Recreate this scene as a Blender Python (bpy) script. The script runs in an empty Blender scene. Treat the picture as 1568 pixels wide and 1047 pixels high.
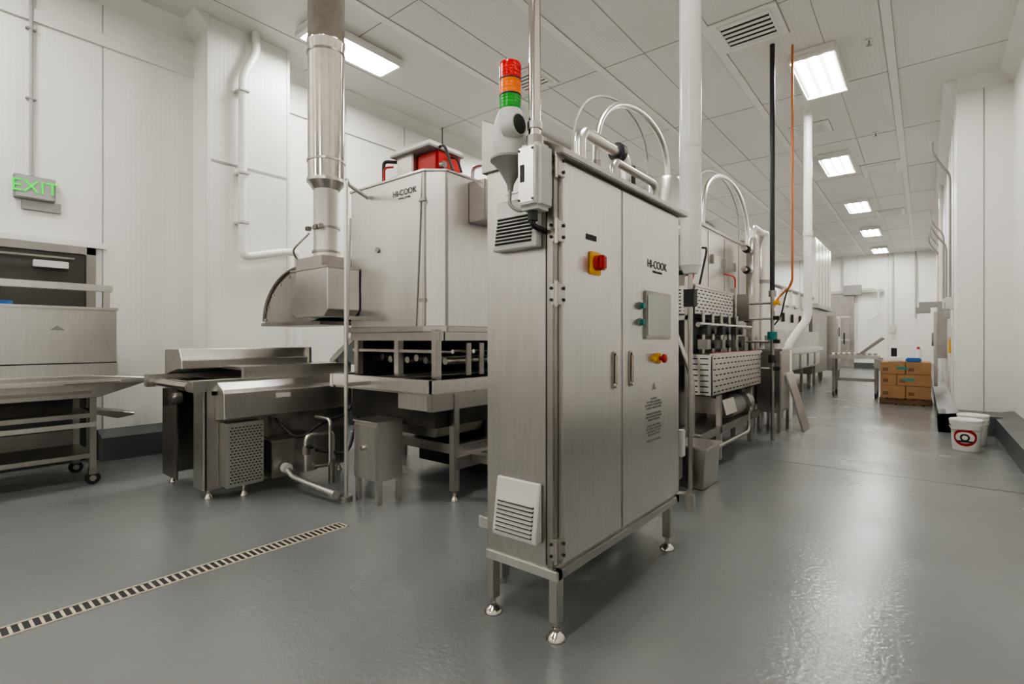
import bpy, bmesh, math
from mathutils import Vector, Matrix, Euler
D=bpy.data
SC=bpy.context.scene
COL=SC.collection

# ------------------------------------------------------------ materials
def mat(name,col,rough=.5,metal=0,emit=None,es=0,bump=0,bscale=50,var=0,vscale=3,rvar=0,stretch=(1,1,1),spec=.5,ribs=None,ribstr=.2,ribsc=6.4,smudge=0,bdist=.01,smsc=7):
    m=D.materials.new(name); m.use_nodes=True
    nt=m.node_tree; N=nt.nodes; L=nt.links
    b=N['Principled BSDF']
    b.inputs['Base Color'].default_value=(*col,1)
    b.inputs['Roughness'].default_value=rough
    b.inputs['Metallic'].default_value=metal
    b.inputs['Specular IOR Level'].default_value=spec
    if emit:
        b.inputs['Emission Color'].default_value=(*emit,1)
        b.inputs['Emission Strength'].default_value=es
    geo=N.new('ShaderNodeNewGeometry')
    mp=N.new('ShaderNodeMapping'); mp.inputs['Scale'].default_value=stretch
    L.new(geo.outputs['Position'],mp.inputs['Vector'])
    if var:
        n=N.new('ShaderNodeTexNoise'); n.inputs['Scale'].default_value=vscale; n.inputs['Detail'].default_value=4; n.inputs['Roughness'].default_value=.5
        L.new(geo.outputs['Position'],n.inputs['Vector'])
        r=N.new('ShaderNodeMapRange'); r.inputs['From Min'].default_value=.3; r.inputs['From Max'].default_value=.7
        r.inputs['To Min'].default_value=1-var; r.inputs['To Max'].default_value=1+var*.5
        L.new(n.outputs['Fac'],r.inputs['Value'])
        fac=r.outputs['Result']
        if smudge:
            n2=N.new('ShaderNodeTexNoise'); n2.inputs['Scale'].default_value=smsc; n2.inputs['Detail'].default_value=5; n2.inputs['Roughness'].default_value=.6; n2.inputs['Distortion'].default_value=.2
            L.new(mp.outputs['Vector'],n2.inputs['Vector'])
            r2=N.new('ShaderNodeMapRange'); r2.inputs['From Min'].default_value=.35; r2.inputs['From Max'].default_value=.7
            r2.inputs['To Min'].default_value=1; r2.inputs['To Max'].default_value=1-smudge
            L.new(n2.outputs['Fac'],r2.inputs['Value'])
            mm=N.new('ShaderNodeMath'); mm.operation='MULTIPLY'; L.new(fac,mm.inputs[0]); L.new(r2.outputs['Result'],mm.inputs[1]); fac=mm.outputs[0]
        mx=N.new('ShaderNodeVectorMath'); mx.operation='SCALE'; mx.inputs[0].default_value=col
        L.new(fac,mx.inputs['Scale']); L.new(mx.outputs['Vector'],b.inputs['Base Color'])
    if rvar:
        n=N.new('ShaderNodeTexNoise'); n.inputs['Scale'].default_value=vscale*1.3; n.inputs['Detail'].default_value=2; n.inputs['Roughness'].default_value=.5
        L.new(geo.outputs['Position'],n.inputs['Vector'])
        r=N.new('ShaderNodeMapRange'); r.inputs['From Min'].default_value=.3; r.inputs['From Max'].default_value=.7
        r.inputs['To Min'].default_value=max(.03,rough-rvar); r.inputs['To Max'].default_value=rough+rvar
        L.new(n.outputs['Fac'],r.inputs['Value']); L.new(r.outputs['Result'],b.inputs['Roughness'])
    last=None
    if bump:
        n=N.new('ShaderNodeTexNoise'); n.inputs['Scale'].default_value=bscale; n.inputs['Detail'].default_value=3
        L.new(mp.outputs['Vector'],n.inputs['Vector'])
        bp=N.new('ShaderNodeBump'); bp.inputs['Strength'].default_value=bump; bp.inputs['Distance'].default_value=bdist
        L.new(n.outputs['Fac'],bp.inputs['Height']); last=bp
    if ribs:
        w=N.new('ShaderNodeTexWave'); w.bands_direction=ribs; w.inputs['Scale'].default_value=ribsc
        L.new(geo.outputs['Position'],w.inputs['Vector'])
        p=N.new('ShaderNodeMath'); p.operation='POWER'; p.inputs[1].default_value=6
        L.new(w.outputs['Fac'],p.inputs[0])
        bp=N.new('ShaderNodeBump'); bp.inputs['Strength'].default_value=ribstr; bp.inputs['Distance'].default_value=.004
        L.new(p.outputs[0],bp.inputs['Height'])
        if last: L.new(last.outputs['Normal'],bp.inputs['Normal'])
        last=bp
    if last: L.new(last.outputs['Normal'],b.inputs['Normal'])
    return m

M={}
M['steel']=mat('brushed_stainless',(.50,.48,.455),.30,1,var=.07,vscale=1.6,rvar=.03,stretch=(9,9,.8),smudge=.10,smsc=4)
M['steelL']=mat('bright_stainless',(.69,.67,.64),.31,1,var=.05,vscale=1.8,rvar=.03,stretch=(9,9,.8),smudge=.08,smsc=4)
M['steelD']=mat('dull_stainless',(.36,.34,.32),.34,1,var=.12,vscale=4,rvar=.04)
M['chrome']=mat('polished_steel',(.60,.56,.51),.13,1,var=.12,vscale=9,rvar=.04,bump=.15,bscale=5)
M['wallY']=mat('white_wall_panel',(.80,.787,.75),.38,0,ribs='Y',ribstr=.3,var=.03,vscale=1.2)
M['wallX']=mat('white_wall_panel_end',(.80,.787,.75),.38,0,ribs='X',ribstr=.3,var=.03,vscale=1.2)
M['ceil']=mat('white_ceiling_panel',(.66,.65,.62),.42,0,ribs='X',ribstr=.3,var=.03,vscale=.8)
M['trim']=mat('white_trim',(.74,.73,.695),.4,var=.04)
M['seam']=mat('grey_seam',(.36,.35,.34),.6,var=.1)
M['cseam']=mat('ceiling_seam',(.30,.295,.285),.5,var=.03)
M['floor']=mat('grey_epoxy_floor',(.178,.186,.184),.23,0,bump=.34,bscale=40,bdist=.006,var=.12,vscale=.8,rvar=.05,smudge=.10,smsc=1.6)
M['fjoint']=mat('floor_joint',(.08,.082,.08),.8,var=.1,spec=.1)
M['curb']=mat('dark_epoxy_curb',(.085,.09,.09),.35,var=.15,bump=.1)
M['white']=mat('white_pvc',(.82,.81,.78),.25,var=.03,vscale=6)
M['plast']=mat('light_grey_plastic',(.58,.57,.545),.45,var=.06)
M['grey']=mat('grey_plastic',(.27,.265,.255),.45,var=.08)
M['dark']=mat('dark_rubber',(.018,.018,.018),.5,var=.1)
M['black']=mat('black_pipe',(.018,.018,.02),.35,var=.1)
M['shadow']=mat('painted_shade_steel',(.055,.05,.046),.5,.6,var=.3,vscale=6)  # dark base colour stands in for shade inside and beneath the equipment
M['red']=mat('red_paint',(.42,.012,.008),.35,var=.05)
M['redL']=mat('red_lens',(.60,.004,.006),.2,emit=(1,.0,.0),es=.10,var=.02)
M['amb']=mat('amber_lens',(.80,.17,.002),.2,emit=(1,.2,.0),es=.15,var=.02)
M['grnL']=mat('green_lens',(.005,.30,.02),.2,emit=(.0,.5,.02),es=.1,var=.02)
M['yel']=mat('yellow_plastic',(.80,.43,.006),.4,var=.04)
M['teal']=mat('teal_button',(.01,.20,.18),.3,var=.04)
M['exit']=mat('green_exit_letters',(.0,.55,.03),.5,emit=(.0,1,.03),es=.55,var=.02)
M['copper']=mat('copper_pipe',(.60,.20,.07),.35,.6,var=.15)
M['light']=mat('fluorescent_tube',(1,1,1),.5,emit=(1,.972,.925),es=92,var=.01)
M['lens']=mat('fixture_reflector',(.35,.35,.34),.4,var=.02,emit=(1,.975,.935),es=.6)
M['crate']=mat('brown_cardboard',(.36,.20,.09),.75,var=.12,vscale=6)
M['wood']=mat('pallet_wood',(.18,.10,.05),.7,var=.2,vscale=10)
M['blue']=mat('blue_plastic',(.02,.14,.40),.4,var=.05)
M['screen']=mat('panel_screen',(.46,.47,.44),.25,var=.04)
M['door']=mat('dark_steel_door',(.06,.056,.05),.4,.3,var=.1)
M['brass']=mat('drain_rim',(.58,.52,.40),.5,.1,var=.12,vscale=20)
M['ink']=mat('dark_ink',(.015,.015,.015),.6,var=.02)
M['green']=mat('green_tape',(.03,.24,.20),.5,var=.05)

# ------------------------------------------------------------ builders
class G:
    def __init__(s,name,loc=(0,0,0)):
        s.e=D.objects.new(name,None); s.e.location=loc; s.e.empty_display_size=.1
        COL.objects.link(s.e); s.l=Vector(loc)
    def add(s,name,me,m,smooth=False):
        o=D.objects.new(name,me); COL.objects.link(o)
        if m is not None: me.materials.clear(); me.materials.append(M[m])
        o.parent=s.e; o.location=-s.l
        if smooth:
            for p in me.polygons: p.use_smooth=True
            try: me.set_sharp_from_angle(angle=math.radians(40))
            except Exception: pass
        return o
    def box(s,name,x0,x1,y0,y1,z0,z1,m,bev=0.004):
        return s.add(name,boxmesh(name,x0,x1,y0,y1,z0,z1,bev),m)
    def cyl(s,name,p0,p1,r,m,r2=None,seg=24):
        return s.add(name,cylmesh(name,p0,p1,r,r if r2 is None else r2,seg),m,True)
    def lathe(s,name,c,prof,m,seg=32,axis='Z'):
        me=D.meshes.new(name); bm=bmesh.new(); rings=[]
        for r,z in prof:
            ring=[]
            for i in range(seg):
                a=2*math.pi*i/seg; v=Vector((r*math.cos(a),r*math.sin(a),z))
                if axis=='Y': v=Vector((v.x,v.z,v.y))
                if axis=='X': v=Vector((v.z,v.x,v.y))
                ring.append(bm.verts.new(v+Vector(c)))
            rings.append(ring)
        for a,b in zip(rings,rings[1:]):
            for i in range(seg): bm.faces.new((a[i],a[(i+1)%seg],b[(i+1)%seg],b[i]))
        bm.faces.new(rings[0]); bm.faces.new(rings[-1])
        bmesh.ops.recalc_face_normals(bm,faces=bm.faces); bm.to_mesh(me); bm.free()
        return s.add(name,me,m,True)
    def prism(s,name,pts,axis,a0,a1,m,bev=0.003):
        me=D.meshes.new(name); bm=bmesh.new()
        def P(p,a):
            return {'X':(a,p[0],p[1]),'Y':(p[0],a,p[1]),'Z':(p[0],p[1],a)}[axis]
        A=[bm.verts.new(P(p,a0)) for p in pts]; B=[bm.verts.new(P(p,a1)) for p in pts]
        bm.faces.new(A); bm.faces.new(B)
        n=len(pts)
        for i in range(n): bm.faces.new((A[i],A[(i+1)%n],B[(i+1)%n],B[i]))
        bmesh.ops.recalc_face_normals(bm,faces=bm.faces)
        if bev: bmesh.ops.bevel(bm,geom=bm.edges[:],offset=bev,segments=1,affect='EDGES',clamp_overlap=True)
        bm.to_mesh(me); bm.free()
        return s.add(name,me,m)
    def tube(s,name,pts,r,m,fil=0.08,seg=12):
        P=[Vector(p) for p in pts]; out=[P[0]]
        for i in range(1,len(P)-1):
            a,b,c=P[i-1],P[i],P[i+1]
            f=min(fil,(a-b).length*.49,(c-b).length*.49)
            p=b+(a-b).normalized()*f; q=b+(c-b).normalized()*f
            for k in range(7):
                t=k/6; out.append(p*(1-t)**2+b*2*t*(1-t)+q*t*t)
        out.append(P[-1])
        return s.add(name,sweep(name,out,r,seg),m,True)
    def text(s,name,t,loc,rot,size,m,ext=.001):
        cu=D.curves.new(name,'FONT'); cu.body=t; cu.size=size; cu.extrude=ext; cu.align_x='CENTER'; cu.align_y='CENTER'
        tmp=D.objects.new(name+'_t',cu); COL.objects.link(tmp)
        dg=bpy.context.evaluated_depsgraph_get()
        me=D.meshes.new_from_object(tmp.evaluated_get(dg)); me.name=name
        me.transform(Matrix.Translation(loc)@Euler([math.radians(a) for a in rot]).to_matrix().to_4x4())
        D.objects.remove(tmp)
        return s.add(name,me,m)

def boxmesh(name,x0,x1,y0,y1,z0,z1,bev=0):
    me=D.meshes.new(name); bm=bmesh.new()
    bmesh.ops.create_cube(bm,size=1)
    for v in bm.verts:
        v.co=Vector(((x0+x1)/2+v.co.x*abs(x1-x0),(y0+y1)/2+v.co.y*abs(y1-y0),(z0+z1)/2+v.co.z*abs(z1-z0)))
    if bev:
        b=min(bev,.45*min(abs(x1-x0),abs(y1-y0),abs(z1-z0)))
        bmesh.ops.bevel(bm,geom=bm.edges[:],offset=b,segments=2,affect='EDGES')
    bm.to_mesh(me); bm.free(); return me
def cylmesh(name,p0,p1,r,r2,seg):
    p0=Vector(p0);p1=Vector(p1); d=p1-p0
    me=D.meshes.new(name); bm=bmesh.new()
    bmesh.ops.create_cone(bm,cap_ends=True,segments=seg,radius1=r,radius2=r2,depth=d.length)
    q=Vector((0,0,1)).rotation_difference(d)
    bm.transform(Matrix.Translation((p0+p1)/2)@q.to_matrix().to_4x4())
    bm.to_mesh(me); bm.free(); return me
def sweep(name,pts,r,seg):
    me=D.meshes.new(name); bm=bmesh.new(); rings=[]
    t0=(pts[1]-pts[0]).normalized()
    n=t0.orthogonal().normalized()
    for i,p in enumerate(pts):
        if i==0: t=t0
        elif i==len(pts)-1: t=(pts[i]-pts[i-1]).normalized()
        else:
            t=((pts[i]-pts[i-1]).normalized()+(pts[i+1]-pts[i]).normalized()).normalized()
        n=(n-t*n.dot(t)).normalized(); b=t.cross(n)
        rings.append([bm.verts.new(p+(n*math.cos(2*math.pi*k/seg)+b*math.sin(2*math.pi*k/seg))*r) for k in range(seg)])
    for a,b in zip(rings,rings[1:]):
        for i in range(seg): bm.faces.new((a[i],a[(i+1)%seg],b[(i+1)%seg],b[i]))
    bm.faces.new(rings[0]); bm.faces.new(rings[-1])
    bmesh.ops.recalc_face_normals(bm,faces=bm.faces); bm.to_mesh(me); bm.free(); return me
def solo(name,me,m):
    o=D.objects.new(name,me); COL.objects.link(o); me.materials.append(M[m]); return o
def mboxes(boxes,name='t'):
    bm=bmesh.new()
    for b in boxes:
        t=boxmesh('t',*b); bm.from_mesh(t); D.meshes.remove(t)
    me=D.meshes.new(name); bm.to_mesh(me); bm.free(); return me

H=5.1
XL=-7.0; YE=28.0; YB=-6.0
# ------------------------------------------------------------ room shell
solo('floor',boxmesh('floor',XL-.3,1.3,YB-.3,YE+.3,-.1,0),'floor')
solo('ceiling',boxmesh('ceiling',XL-.3,1.3,YB-.3,YE+.3,H,H+.1),'ceil')
solo('wall_left',boxmesh('wall_left',XL-.25,XL,YB-.3,YE+.3,0,H),'wallY')
solo('wall_back',boxmesh('wall_back',XL,1.3,YE,YE+.3,0,H),'wallX')
solo('wall_front',boxmesh('wall_front',XL,1.3,YB-.3,YB,0,H),'wallX')
solo('wall_right',mboxes([(.98,1.3,YB,10.06,0,H),(.37,1.3,10.06,YE,0,H)],'wall_right'),'wallY')
# column on left wall
c=G('column_left',(-6.78,2.93,0))
c.box('column_body',XL,-6.55,2.44,3.42,0,H,'wallY',0)
c.box('column_corner_trim',-6.60,-6.54,2.425,2.47,.3,H,'trim')
c.box('column_corner_trim_2',-6.60,-6.54,3.39,3.43,.3,H,'trim')
c.box('column_splice_trim',-6.56,-6.545,2.44,3.42,3.4,3.43,'seam',0)
c.tube('drain_riser_pipe',[(-6.45,2.95,H),(-6.45,2.95,4.85),(-6.45,2.79,4.5),(-6.45,2.79,2.3),(-6.45,3.35,2.44),(-6.45,3.5,2.44),(-6.45,3.5,.3)],.05,'white',.1)
for z in (4.3,3.3,2.7): c.box('pipe_clamp',-6.55,-6.38,2.73,2.85,z,z+.03,'plast')
# trims
def multi(name,boxes,m): return solo(name,mboxes(boxes,name),m)
multi('trim_1',[(XL,XL+.03,YB,2.44,4.5,4.63),(XL,XL+.03,3.42,YE,4.5,4.63)],'trim')
multi('trim_2',[(XL,XL+.006,y-.005,y+.005,.3,H) for y in [1.45-1.1*k for k in range(1,6)]+[1.55]+[3.42+1.15*k for k in range(1,20)]],'seam')
multi('trim_3',[(.365,.37,y-.004,y+.004,.27,H) for y in [10.06+1.15*k for k in range(1,15)]]+[(.975,.98,y-.004,y+.004,.27,H) for y in [10.06-1.15*k for k in range(1,13)]]+[(XL+1.15*k-.006,XL+1.15*k+.006,YE-.008,YE,.2,H) for k in range(1,6)]+[(.66,.67,10.052,10.06,.27,H)],'seam')
# coved ceiling trims
g=G('trim_4',(0,10,H))
g.prism('cove_right_far',[(.37,H-.16),(.37,H),(.21,H)],'Y',9.9,YE,'trim')
g.prism('cove_right_near',[(.98,H-.16),(.98,H),(.82,H)],'Y',YB,10.06,'trim')
g.prism('cove_jog',[(10.06,H-.16),(10.06,H),(9.9,H)],'X',.25,.98,'trim')
g.prism('cove_left',[(XL,H-.16),(XL,H),(XL+.16,H)],'Y',YB,YE,'trim')
g.prism('cove_column',[(2.44,H-.16),(2.44,H),(2.28,H)],'X',XL,-6.5,'trim')
# ceiling battens and seams
multi('trim_5',[(x-.05,x+.05,YB,YE,H-.012,H) for x in (-5.0,-3.55,-2.1,-.35)],'trim')
st=[]
for k in range(-2,11):
    y=1.2+2.6*k
    st.append((XL,.98 if y<10 else .37,y-.005,y+.005,H-.004,H))
for x in (-6.2,-4.4,-2.9,-1.0): st.append((x-.004,x+.004,YB,YE,H-.004,H))
for x in (-5.0,-3.55,-2.1,-.35):
    for e in (-.054,.054): st.append((x+e-.002,x+e+.002,YB,YE,H-.006,H))
multi('trim_6',st,'cseam')
multi('trim_7',[(-1.5,.74,6.065,6.08,0,.001),(XL+.25,-1.9,6.065,6.08,0,.001)],'fjoint')
# baseboard curbs
g=G('baseboard_right',(.3,10,0))
g.prism('curb_far',[(.37,0),(.15,0),(.15,.24),(.37,.29)],'Y',9.4,YE,'curb',0)
g.prism('curb_near',[(.98,0),(.74,0),(.74,.24),(.98,.29)],'Y',YB,10.06,'curb',0)
g.box('curb_jog',.15,.98,9.4,10.06,0,.26,'curb',0)
g=G('baseboard_left',(-6.9,2,0))
g.prism('curb_a',[(XL,0),(-6.78,0),(-6.78,.25),(XL,.32)],'Y',1.5,YE,'curb',0)
g.prism('curb_b',[(XL,0),(-6.78,0),(-6.78,.25),(XL,.32)],'Y',YB,.0,'curb',0)
g.box('curb_column',-6.8,-6.36,2.25,3.6,0,.26,'curb',0)
g=G('baseboard_back',(-3,27.9,0)); g.box('curb',XL,-4.7,27.8,28,0,.25,'curb',0); g.box('curb_2',-2.5,.15,27.8,28,0,.25,'curb',0)

# doors
g=G('door_1',(-6.97,.8,0))
g.box('frame_top',XL,-6.95,.0,1.48,2.20,2.28,'steelD'); g.box('frame_side',XL,-6.95,1.40,1.48,0,2.28,'steelD'); g.box('frame_side_2',XL,-6.95,.0,.08,0,2.28,'steelD')
g.box('leaf',XL,-6.975,.08,1.40,.01,2.20,'door'); g.box('closer_body',-6.975,-6.91,.98,1.25,2.03,2.10,'plast'); g.box('closer_arm',-6.93,-6.91,.6,1.30,2.13,2.15,'steelD')
g.box('kick_plate',-6.975,-6.968,.15,1.35,.05,.35,'steelD'); g.box('lever',-6.975,-6.9,1.24,1.36,1.02,1.05,'steel'); g.box('head_trim',XL,-6.96,-.1,1.58,2.28,2.34,'trim')
g=G('door_2',(-3.6,27.95,0))
g.box('frame',-4.7,-2.5,27.88,28,0,3.4,'steelD'); g.box('leaf',-4.55,-2.65,27.84,27.9,.02,3.25,'steelD'); g.box('window',-3.75,-3.25,27.82,27.85,1.4,1.9,'white')
g.box('track_rail',-4.9,-1.4,27.78,27.88,3.4,3.52,'steel'); g.box('kick',-4.55,-2.65,27.825,27.845,.05,1.1,'steelD'); g.box('handle',-2.9,-2.85,27.76,27.84,1.1,1.6,'dark')
for z in (2.3,1.25): g.box('leaf_rib',-4.55,-2.65,27.82,27.845,z,z+.06,'steelL')
g.box('door_operator',-2.9,-2.2,27.65,27.8,3.3,3.75,'grey')

# exit sign
g=G('exit_sign',(-6.95,1,2.8))
g.box('housing',XL,-6.93,.84,1.15,2.70,2.93,'grey',.006); g.box('face_plate',-6.935,-6.922,.85,1.14,2.71,2.92,'seam')
g.text('exit_letters','EXIT',(-6.918,.995,2.815),(90,0,90),.175,'exit',.003)
g.box('back_bar',XL,-6.97,.9,1.2,2.60,2.70,'seam')
g.tube('conduit',[(-6.97,.97,2.93),(-6.97,.97,H)],.016,'seam')
for z in (3.7,4.4): g.box('strap',XL,-6.95,.93,1.01,z,z+.02,'seam')

# ------------------------------------------------------------ ceiling lights
def fixture(x,y,L=1.3,W=.44):
    g=G('ceiling_light_fixture',(x,y,H-.1)); z=H
    g.box('housing',x-W/2,x+W/2,y-L/2,y+L/2,z-.07,z,'trim',.01)
    g.box('reflector',x-W/2+.03,x+W/2-.03,y-L/2+.03,y+L/2-.03,z-.075,z-.069,'lens',0)
    for k in (-1,0,1):
        xx=x+k*W*.30
        g.box('tube',xx-.032,xx+.032,y-L/2+.07,y+L/2-.07,z-.10,z-.078,'light',0)
    for e in (-1,1): g.box('end_cap',x-W/2,x+W/2,y+e*(L/2-.03)-.03,y+e*(L/2-.03)+.03,z-.11,z-.07,'trim',.005)
    for e in (-1,1): g.box('side_rim',x+e*W/2-.012,x+e*W/2+.012,y-L/2,y+L/2,z-.11,z-.05,'trim',.003)
for y in (-4.6,-.4,3.85,8.3,12.7,17.1,21.5,25.9): fixture(-5.75,y)
for y in (-4.9,-.6,3.9): fixture(-1.4,y,1.4,.5)
for y in (8.35,12.9,17.3,21.7,26.3): fixture(-1.45 if y>10 else -1.15,y,1.45,.54)
# ceiling vents
def vent(x,y,s,sy=None,name='ceiling_air_diffuser'):
    sy=sy or s
    g=G(name,(x,y,H))
    g.box('shadow_gap',x-s/2-.012,x+s/2+.012,y-sy/2-.012,y+sy/2+.012,H-.004,H,'cseam',0)
    g.box('flange',x-s/2,x+s/2,y-sy/2,y+sy/2,H-.016,H,'trim')
    g.box('core',x-s*.37,x+s*.37,y-sy*.37,y+sy*.37,H-.022,H-.014,'ink',0)
    for e in (-1,1):
        g.box('rim_x',x+e*s*.38-.012,x+e*s*.38+.012,y-sy*.39,y+sy*.39,H-.034,H-.014,'trim'); g.box('rim_y',x-s*.39,x+s*.39,y+e*sy*.38-.012,y+e*sy*.38+.012,H-.034,H-.014,'trim')
    n=max(6,int(sy*.7/.075))
    for i in range(n):
        yy=y-sy*.33+sy*.66*i/(n-1)
        g.prism('louver',[(yy-.018,H-.024),(yy+.016,H-.036),(yy+.018,H-.033),(yy-.014,H-.021)],'X',x-s*.36,x+s*.36,'trim',0)
vent(-1.68,6.7,.75); vent(-1.6,10.6,.6); vent(-.75,14.0,.7,1.0,'ceiling_return_grille'); vent(-.8,19,.7,.9,'ceiling_return_grille'); vent(-4.5,6.0,.6)
for (x,y) in ((-.55,7.9),(-.7,11.5),(-2.6,3.5)):
    g=G('sprinkler_head',(x,y,H)); g.cyl('escutcheon',(x,y,H-.015),(x,y,H),.045,'trim'); g.cyl('stem',(x,y,H-.07),(x,y,H-.015),.012,'steel'); g.cyl('deflector',(x,y,H-.075),(x,y,H-.07),.03,'steel')

# ------------------------------------------------------------ control cabinet
def foot(g,x,y,ztop,r=.032):
    g.cyl('leveling_stem',(x,y,.03),(x,y,ztop),.012,'chrome')
    g.lathe('leveling_foot',(x,y,0),[(r,0),(r,.008),(r*.75,.022),(.016,.036),(.016,.05)],'chrome')
X0,X1,Y0,Y1=-1.63,-1.22,1.83,3.22
g=G('control_cabinet',(-1.42,2.5,0))
g.box('body',X0,X1-.02,Y0,Y1,.30,2.10,'steel',.006)
g.prism('sloped_roof',[(X1+.03,2.09),(X1+.03,2.115),(X0-.02,2.35),(X0-.02,2.09)],'Y',Y0-.015,Y1+.05,'steelD')
g.box('roof_lip',X1-.01,X1+.035,Y0-.02,Y1+.055,2.085,2.115,'steel')
g.box('door_leaf_1',X1-.02,X1,Y0+.03,2.416,.325,2.075,'steelL',.005)
g.box('door_leaf_2',X1-.02,X1,2.424,Y1-.01,.325,2.075,'steelL',.005)
g.box('door_gasket',X1-.03,X1-.012,2.40,2.44,.33,2.07,'ink',0)
g.box('side_panel',X0+.015,X1-.06,Y0-.006,Y0,.33,2.06,'steel',.003)
g.box('panel_gap',X1-.062,X1-.054,Y0-.004,Y0+.004,.32,2.08,'ink',0)
g.box('hinge_strip',X1-.055,X1-.02,Y0-.008,Y0+.01,.31,2.08,'steelD',.003)
for z in (2.0,1.72,1.45,.35):
    g.box('hinge_plate',X1-.035,X1+.006,Y0-.012,Y0+.045,z,z+.09,'steel',.003); g.cyl('hinge_pin',(X1-.005,Y0-.012,z-.01),(X1-.005,Y0-.012,z+.1),.009,'chrome')
    for dz in (.07,.02):
        g.cyl('hinge_bolt',(X1,Y0+.03,z+dz),(X1+.012,Y0+.03,z+dz),.007,'dark'); g.cyl('hinge_bolt_side',(X1-.028,Y0-.018,z+dz),(X1-.028,Y0-.01,z+dz),.007,'dark')
# base frame & legs
g.box('base_rail_1',X0,X1,Y0-.01,Y0+.035,.262,.305,'steelL'); g.box('base_rail_2',X0,X1,Y1-.045,Y1,.262,.305,'steel')
g.box('base_rail_3',X1-.045,X1,Y0,Y1,.262,.305,'steel'); g.box('base_rail_4',X0,X0+.045,Y0,Y1,.262,.305,'steel')
for x in (X0+.025,X1-.025):
    for y in (Y0+.02,Y1-.14):
        g.box('leg',x-.024,x+.024,y-.024,y+.024,.075,.27,'steel'); foot(g,x,y,.08,r=.045)
# door hardware
xf=X1
g.box('isolator_label',xf,xf+.004,2.06,2.15,1.765,1.79,'ink',0)
g.box('isolator_plate',xf,xf+.012,2.085,2.185,1.605,1.715,'yel',.006); g.cyl('isolator_hub',(xf+.012,2.135,1.66),(xf+.035,2.135,1.66),.036,'red')
g.box('isolator_knob',xf+.03,xf+.06,2.115,2.155,1.625,1.695,'red',.008)
for y in (2.33,2.515):
    g.box('handle_base',xf,xf+.008,y-.016,y+.016,1.05,1.24,'steel',.003); g.box('handle_gap',xf+.0075,xf+.009,y-.011,y+.011,1.06,1.23,'ink',0); g.box('handle_lever',xf+.008,xf+.024,y-.008,y+.008,1.07,1.22,'chrome',.004); g.cyl('handle_lock',(xf,y,1.07),(xf+.02,y,1.07),.014,'chrome')
g.box('touch_panel_frame',xf,xf+.012,2.685,3.05,1.30,1.575,'steelD',.01); g.box('touch_panel_screen',xf+.010,xf+.016,2.705,3.03,1.32,1.555,'screen',.004)
for z in (1.485,1.395):
    g.cyl('push_button_ring',(xf,2.63,z),(xf+.008,2.63,z),.022,'grey'); g.cyl('push_button',(xf+.008,2.63,z),(xf+.03,2.63,z),.017,'teal')
g.cyl('emergency_stop_ring',(xf,2.87,1.19),(xf+.015,2.87,1.19),.032,'yel'); g.lathe('emergency_stop_button',(xf+.015,2.87,1.19),[(.012,0),(.012,.02),(.026,.022),(.026,.035),(.015,.042)],'red',axis='X')
g.cyl('indicator',(xf,2.80,1.19),(xf+.02,2.80,1.19),.015,'yel')
g.text('maker_lettering','HI-COOK',(xf+.001,2.87,1.73),(90,0,90),.065,'ink'); g.text('maker_subline','FRYING SYSTEMS',(xf+.001,2.87,1.69),(90,0,90),.018,'ink')
g.text('warning_notice','\n'.join(['WARNING','ELECTRICAL EQUIPMENT','DISCONNECT POWER BEFORE','OPENING THIS ENCLOSURE','','AUTHORIZED PERSONNEL','ONLY. KEEP DOORS CLOSED','DURING OPERATION.','','DO NOT SPRAY WATER','USE COPPER CONDUCTORS','ONLY. REPLACE COVERS','BEFORE RESTARTING.','','SHORT CIRCUIT RATING']),(xf+.001,2.82,.84),(90,0,90),.017,'grey')
g.prism('warning_triangle',[(2.80,1.01),(2.85,1.01),(2.825,1.05)],'X',xf,xf+.002,'grey',0)
g.box('side_socket',-1.26,-1.2,Y1,Y1+.05,.55,.72,'plast')
# filter fans on near side
def fanvent(z0,z1):
    x0,x1=-1.545,-1.30; y=Y0-.006
    h=z1-z0
    g.prism('vent_cowl',[(y,z0),(y-.05,z0),(y-.055,z0+.02),(y-.02,z1),(y,z1)],'X',x0,x1,'plast',.006)
    for i in range(8):
        z=z0+.025+i*h*.07
        yy=y-.055+(z-z0-.02)/(h-.02)*.035
        g.box('vent_slot',x0+.02,x1-.02,yy-.0025,yy+.01,z,z+h*.035,'ink',0)
        g.box('vent_slat',x0+.02,x1-.02,yy-.012,yy,z+h*.035,z+h*.05,'plast',0)
fanvent(1.70,1.93); fanvent(.41,.67)
# signal tower + horn
x,y=-1.416,1.745
g.cyl('beacon_green',(x,y,2.30),(x,y,2.362),.047,'grnL'); g.cyl('beacon_amber',(x,y,2.368),(x,y,2.43),.047,'amb'); g.cyl('beacon_red',(x,y,2.436),(x,y,2.497),.047,'redL')
for z in (2.362,2.43): g.cyl('beacon_ring',(x,y,z),(x,y,z+.006),.049,'dark')
g.lathe('beacon_cap',(x,y,2.497),[(.048,0),(.046,.01),(.03,.015)],'redL')
for z0,mm in ((2.30,'grnL'),(2.368,'amb'),(2.436,'redL')):
    for k in range(4): g.cyl('lens_ridge',(x,y,z0+.008+.014*k),(x,y,z0+.012+.014*k),.0485,mm)
g.lathe('horn_housing',(x,y,2.085),[(.035,0),(.072,.01),(.080,.05),(.078,.13),(.062,.185),(.050,.215)],'plast')
g.lathe('horn_bell',(x,y,1.95),[(.012,0),(.016,.03),(.05,.09),(.08,.125),(.088,.13),(.088,.14),(.05,.145)],'grey')
g.lathe('horn_mouth_rim',(x+.055,y-.05,2.205),[(.05,-.03),(.05,.03),(.046,.035)],'plast',axis='X'); g.cyl('horn_mouth',(x+.08,y-.05,2.205),(x+.093,y-.05,2.205),.04,'ink')
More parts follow.
